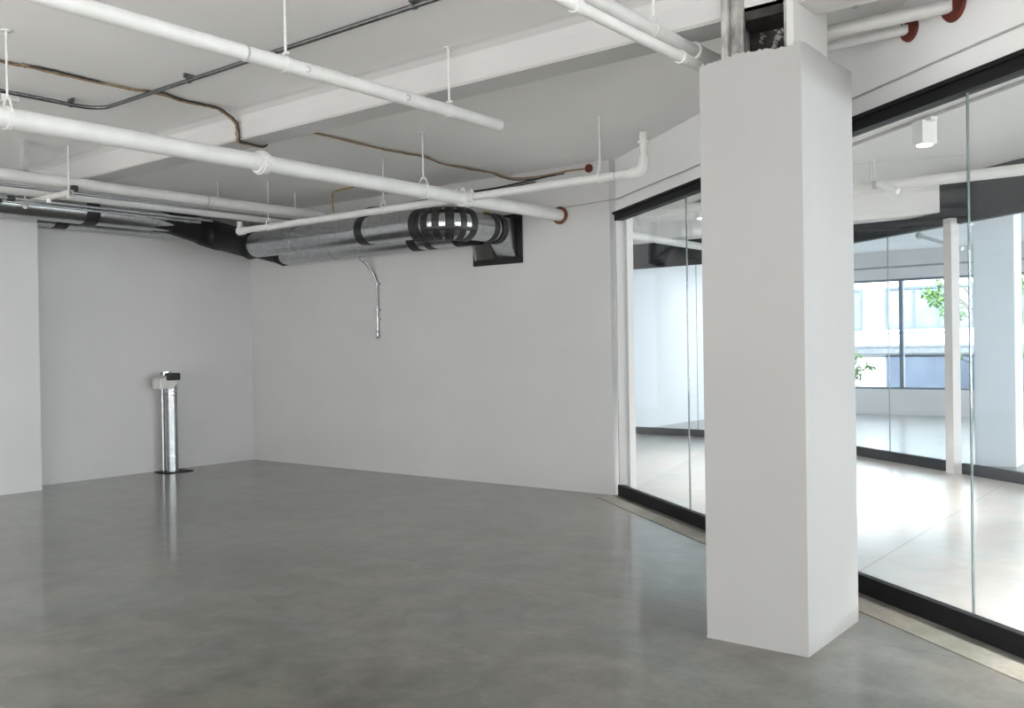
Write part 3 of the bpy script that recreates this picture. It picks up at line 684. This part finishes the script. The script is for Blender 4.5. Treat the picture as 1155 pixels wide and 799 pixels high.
# pipe run with a tilted spot
rp = empty('ceiling_pipe', (-12,9.3,2.96), 'white pipe running across the ceiling behind the glass', 'pipe')
MB().tube([(-11.99,9.3,2.905),(3.0,9.3,2.905)], .052, 20).build('pipe', M['pipe'], rp)
for x in (-2.86,-6.2,-9.5,-.6): rod(rp, x, 9.3, 2.955, plate=False, r=.005)
bpp = empty('ceiling_pipe', (-5.75,9.6,2.75), 'white pipe running back towards the dark wall behind the narrow pane', 'pipe')
MB().tube([(-5.75,9.6,2.72),(-5.75,Y3-.002,2.72)], .048, 20).build('pipe', M['pipe'], bpp)
for y in (10.3,12.4): rod(bpp, -5.75, y, 2.76, 2.797 if 10.88 < y < 11.2 else ZC, plate=False, r=.005)
ts = empty('tilted_spotlight', (-2.85,9.17,ZC), 'small white cylinder spotlight tilted under the pipe behind the right pane', 'light')
q1, q2 = on_y(990,208,9.17), on_y(1013,216,9.12)
MB().tube([(q1.x-.03,9.17,ZC-.001),(q1.x-.03,9.17,q1.z+.02)], .006, 8).build('stem', M['rod'], ts)
MB().box((q1.x-.045,9.145,q1.z-.04),(q1.x-.012,9.195,q1.z+.035)).build('bracket', M['grey'], ts, bevel=.006)
MB().tube([q1, q2], .030, 20).build('cylinder', M['lampwhite'], ts, bevel=.004)
# column in the street room
c3 = MB().box((-.21,-.21,0),(.21,.21,ZC), None, (-2.21,11.66,0)).build('structural_column', M['cloudy'], bevel=.01)
tag(c3, 'square white column behind the second glass line, seen through two panes beside the white post', 'column')
# street-room pipe
srp = tag(MB().tube([(-11.9,18.0,2.79),(X2-.05,18.0,2.79)], .02, 10).build('steel_conduit', M['emt']), 'thin conduit under the ceiling in front of the street window', 'conduit')
for x, in ((-5.9,),(-2.0,)): pass
tp_ = empty('ceiling_pipe', (-4.2,13.6,2.9), 'short pale pipe with valve fittings under the street room ceiling', 'pipe')
a1 = on_y(1037,266,14.6); a2 = on_y(1074,277,14.2)
MB().tube([a1, a2, a2+(a2-a1)*.3], .03, 14).build('pipe', M['pipe'], tp_)
MB().ring(a1, a2-a1, .025, .045, .06).tube([a1+V((0,0,.044)), a1+V((0,0,ZC-a1.z-.002))], .012, 8).build('valve', M['grey'], tp_)

# ------------------------------------------------------------------ street
g_ = MB().box((-60,YW+.25,-.35),(40,90,-.25)); struct(g_.build('floor', M['road']))
YFc = 33.0
bd = empty('building', (-5, YFc, -.25), 'white rendered house across the street with grey framed windows', 'building')
MB().box((-40,YFc,-.25),(25,YFc+8,9)).build('wall', M['facade'], bd)
def fwin(x0, x1, z0, z1, divs):
    f = MB(); t = .09
    f.box((x0,YFc-.09,z0),(x0+t,YFc-.002,z1)).box((x1-t,YFc-.09,z0),(x1,YFc-.002,z1)).box((x0+t,YFc-.09,z0),(x1-t,YFc-.002,z0+t)).box((x0+t,YFc-.09,z1-t),(x1-t,YFc-.002,z1))
    for d in divs: f.box((d-.05,YFc-.08,z0+t),(d+.05,YFc-.002,z1-t))
    o = f.build('window_frame', M['facadeframe'], bd)
    MB().box((x0+t,YFc-.03,z0+t),(x1-t,YFc-.004,z1-t)).build('pane', M['facadeglass'], o)
    MB().box((x0-.1,YFc-.14,z0-.1),(x1+.1,YFc-.002,z0-.01)).build('sill', M['facade'], o)
fwin(-11.9,-10.46,1.80,3.25,[-11.2]); fwin(-9.73,-6.9,1.83,3.26,[-8.79,-8.02]); fwin(-5.6,-2.8,1.83,3.26,[-4.6,-3.7]); fwin(-16,-13.4,1.8,3.25,[-14.7])
for x0 in (-14,-9.7,-5.4): fwin(x0,x0+2.8,4.9,6.4,[x0+.95,x0+1.9])
MB().box((-40,YFc-.45,1.22),(25,YFc-.002,1.30)).box((-40,YFc-.40,1.02),(25,YFc-.002,1.215)).build('cornice', M['cornice'], bd)
MB().box((-9.71,YFc-.06,-.24),(-5.4,YFc-.002,.95)).build('garage_door', M['garage'], bd)

def tree(x, y, h, spots, label, r=.07, n=1):
    o = empty('tree', (x,y,-.25), label, 'tree')
    b = MB().tube([(x,y,-.25),(x+.03,y,.8),(x-.02,y+.05,h*.6),(x,y,h)], [r,r*.85,r*.6,r*.25], 10)
    for c, rad, cnt in spots:
        c = V(c); b.tube([(x,y,max(.3,c.z-.7)), c*.5+V((x,y,c.z))*.5+V((0,0,-.12)), c], [r*.4,r*.25,r*.1], 6)
    b.build('trunk', M['bark'], o)
    vs, fs = [], []
    for c, rad, cnt in spots:
        for i in range(cnt):
            d = V((random.gauss(0,1),random.gauss(0,1),random.gauss(0,1))).normalized()*rad*random.random()**.45
            p = V(c)+V((d.x,d.y,d.z*.85)); s = random.uniform(.035,.07)
            R = Matrix.Rotation(random.uniform(0,6.3),3,'Z') @ Matrix.Rotation(random.uniform(-1.1,1.1),3,'X')
            q = [R @ V(t) for t in ((-s*.6,0,0),(0,-s,.01),(s*.6,0,0),(0,s,.01))]
            k = len(vs); vs += [p+t for t in q]; fs.append((k,k+1,k+2,k+3))
    MB().add(vs, fs).build('foliage', M['leaf'], o)
tree(-5.0, 25.0, 3.4, [((-6.05,25.0,2.45),.34,330),((-6.35,25.1,2.62),.20,120),((-5.75,25.0,2.1),.32,260),((-6.0,24.9,2.85),.18,60),((-5.0,25,3.3),.7,700),((-4.2,25,2.8),.45,420),((-3.95,25,1.9),.4,250),((-4.0,25,1.1),.35,160),((-5.72,25.0,1.0),.2,90)], 'green street tree beyond the street window, partly behind the post')
tree(-8.75, 25.0, 2.0, [((-8.3,25,1.0),.30,240),((-8.15,25.0,.6),.26,170),((-7.75,25,.75),.18,60),((-8.2,25,.1),.30,200),((-8.6,25,1.5),.4,250)], 'small green street tree near the left edge of the street window', .045)

# ------------------------------------------------------------------ light
w = bpy.data.worlds.new('sky'); bpy.context.scene.world = w; w.use_nodes = True
bg = w.node_tree.nodes['Background']; bg.inputs[0].default_value = (.80, .90, 1, 1); bg.inputs[1].default_value = 1.25
def window_light(name, c, aim, sx, sy, e, colr=(.95,.98,1), spread=180):
    L = bpy.data.lights.new(name, 'AREA'); L.shape = 'RECTANGLE'; L.size = sx; L.size_y = sy; L.energy = e; L.color = colr; L.spread = math.radians(spread)
    o = bpy.data.objects.new(name, L); col.objects.link(o); o.location = c
    o.rotation_euler = V(aim).to_track_quat('-Z', 'Y').to_euler(); return o
# daylight in the window openings
WARM = (1, .955, .915)
window_light('daylight_beside', (XR+.15, -5.1, 1.6), (-1,0,.1), 7.4, 2.6, 120, WARM)
window_light('daylight_behind', (-1.7, YF-.15, 1.6), (0,1,.1), 16.5, 2.6, 240, WARM)
window_light('daylight_east', (X2+.15, 7.5, 1.6), (-1,0,0), 20, 2.6, 1300, WARM)
window_light('daylight_street', (-3.0, YW+.16, 1.55), (0,-1,0), 17, 2.0, 95, (.82,.92,1))
S = bpy.data.lights.new('sun', 'SUN'); S.energy = 8; S.angle = .02; S.color = (1,.96,.91)
so = bpy.data.objects.new('sun', S); col.objects.link(so); so.rotation_euler = V((-.22,.94,-.36)).to_track_quat('-Z','Y').to_euler()

sc = bpy.context.scene
sc.view_settings.view_transform = 'Standard'; sc.view_settings.look = 'None'; sc.view_settings.gamma = 1
sc.view_settings.use_curve_mapping = False; sc.view_settings.exposure = 0.74
try:
    sc.cycles.transparent_max_bounces = 32; sc.cycles.max_bounces = 10; sc.cycles.diffuse_bounces = 6
    sc.cycles.sample_clamp_indirect = 6
except Exception: pass
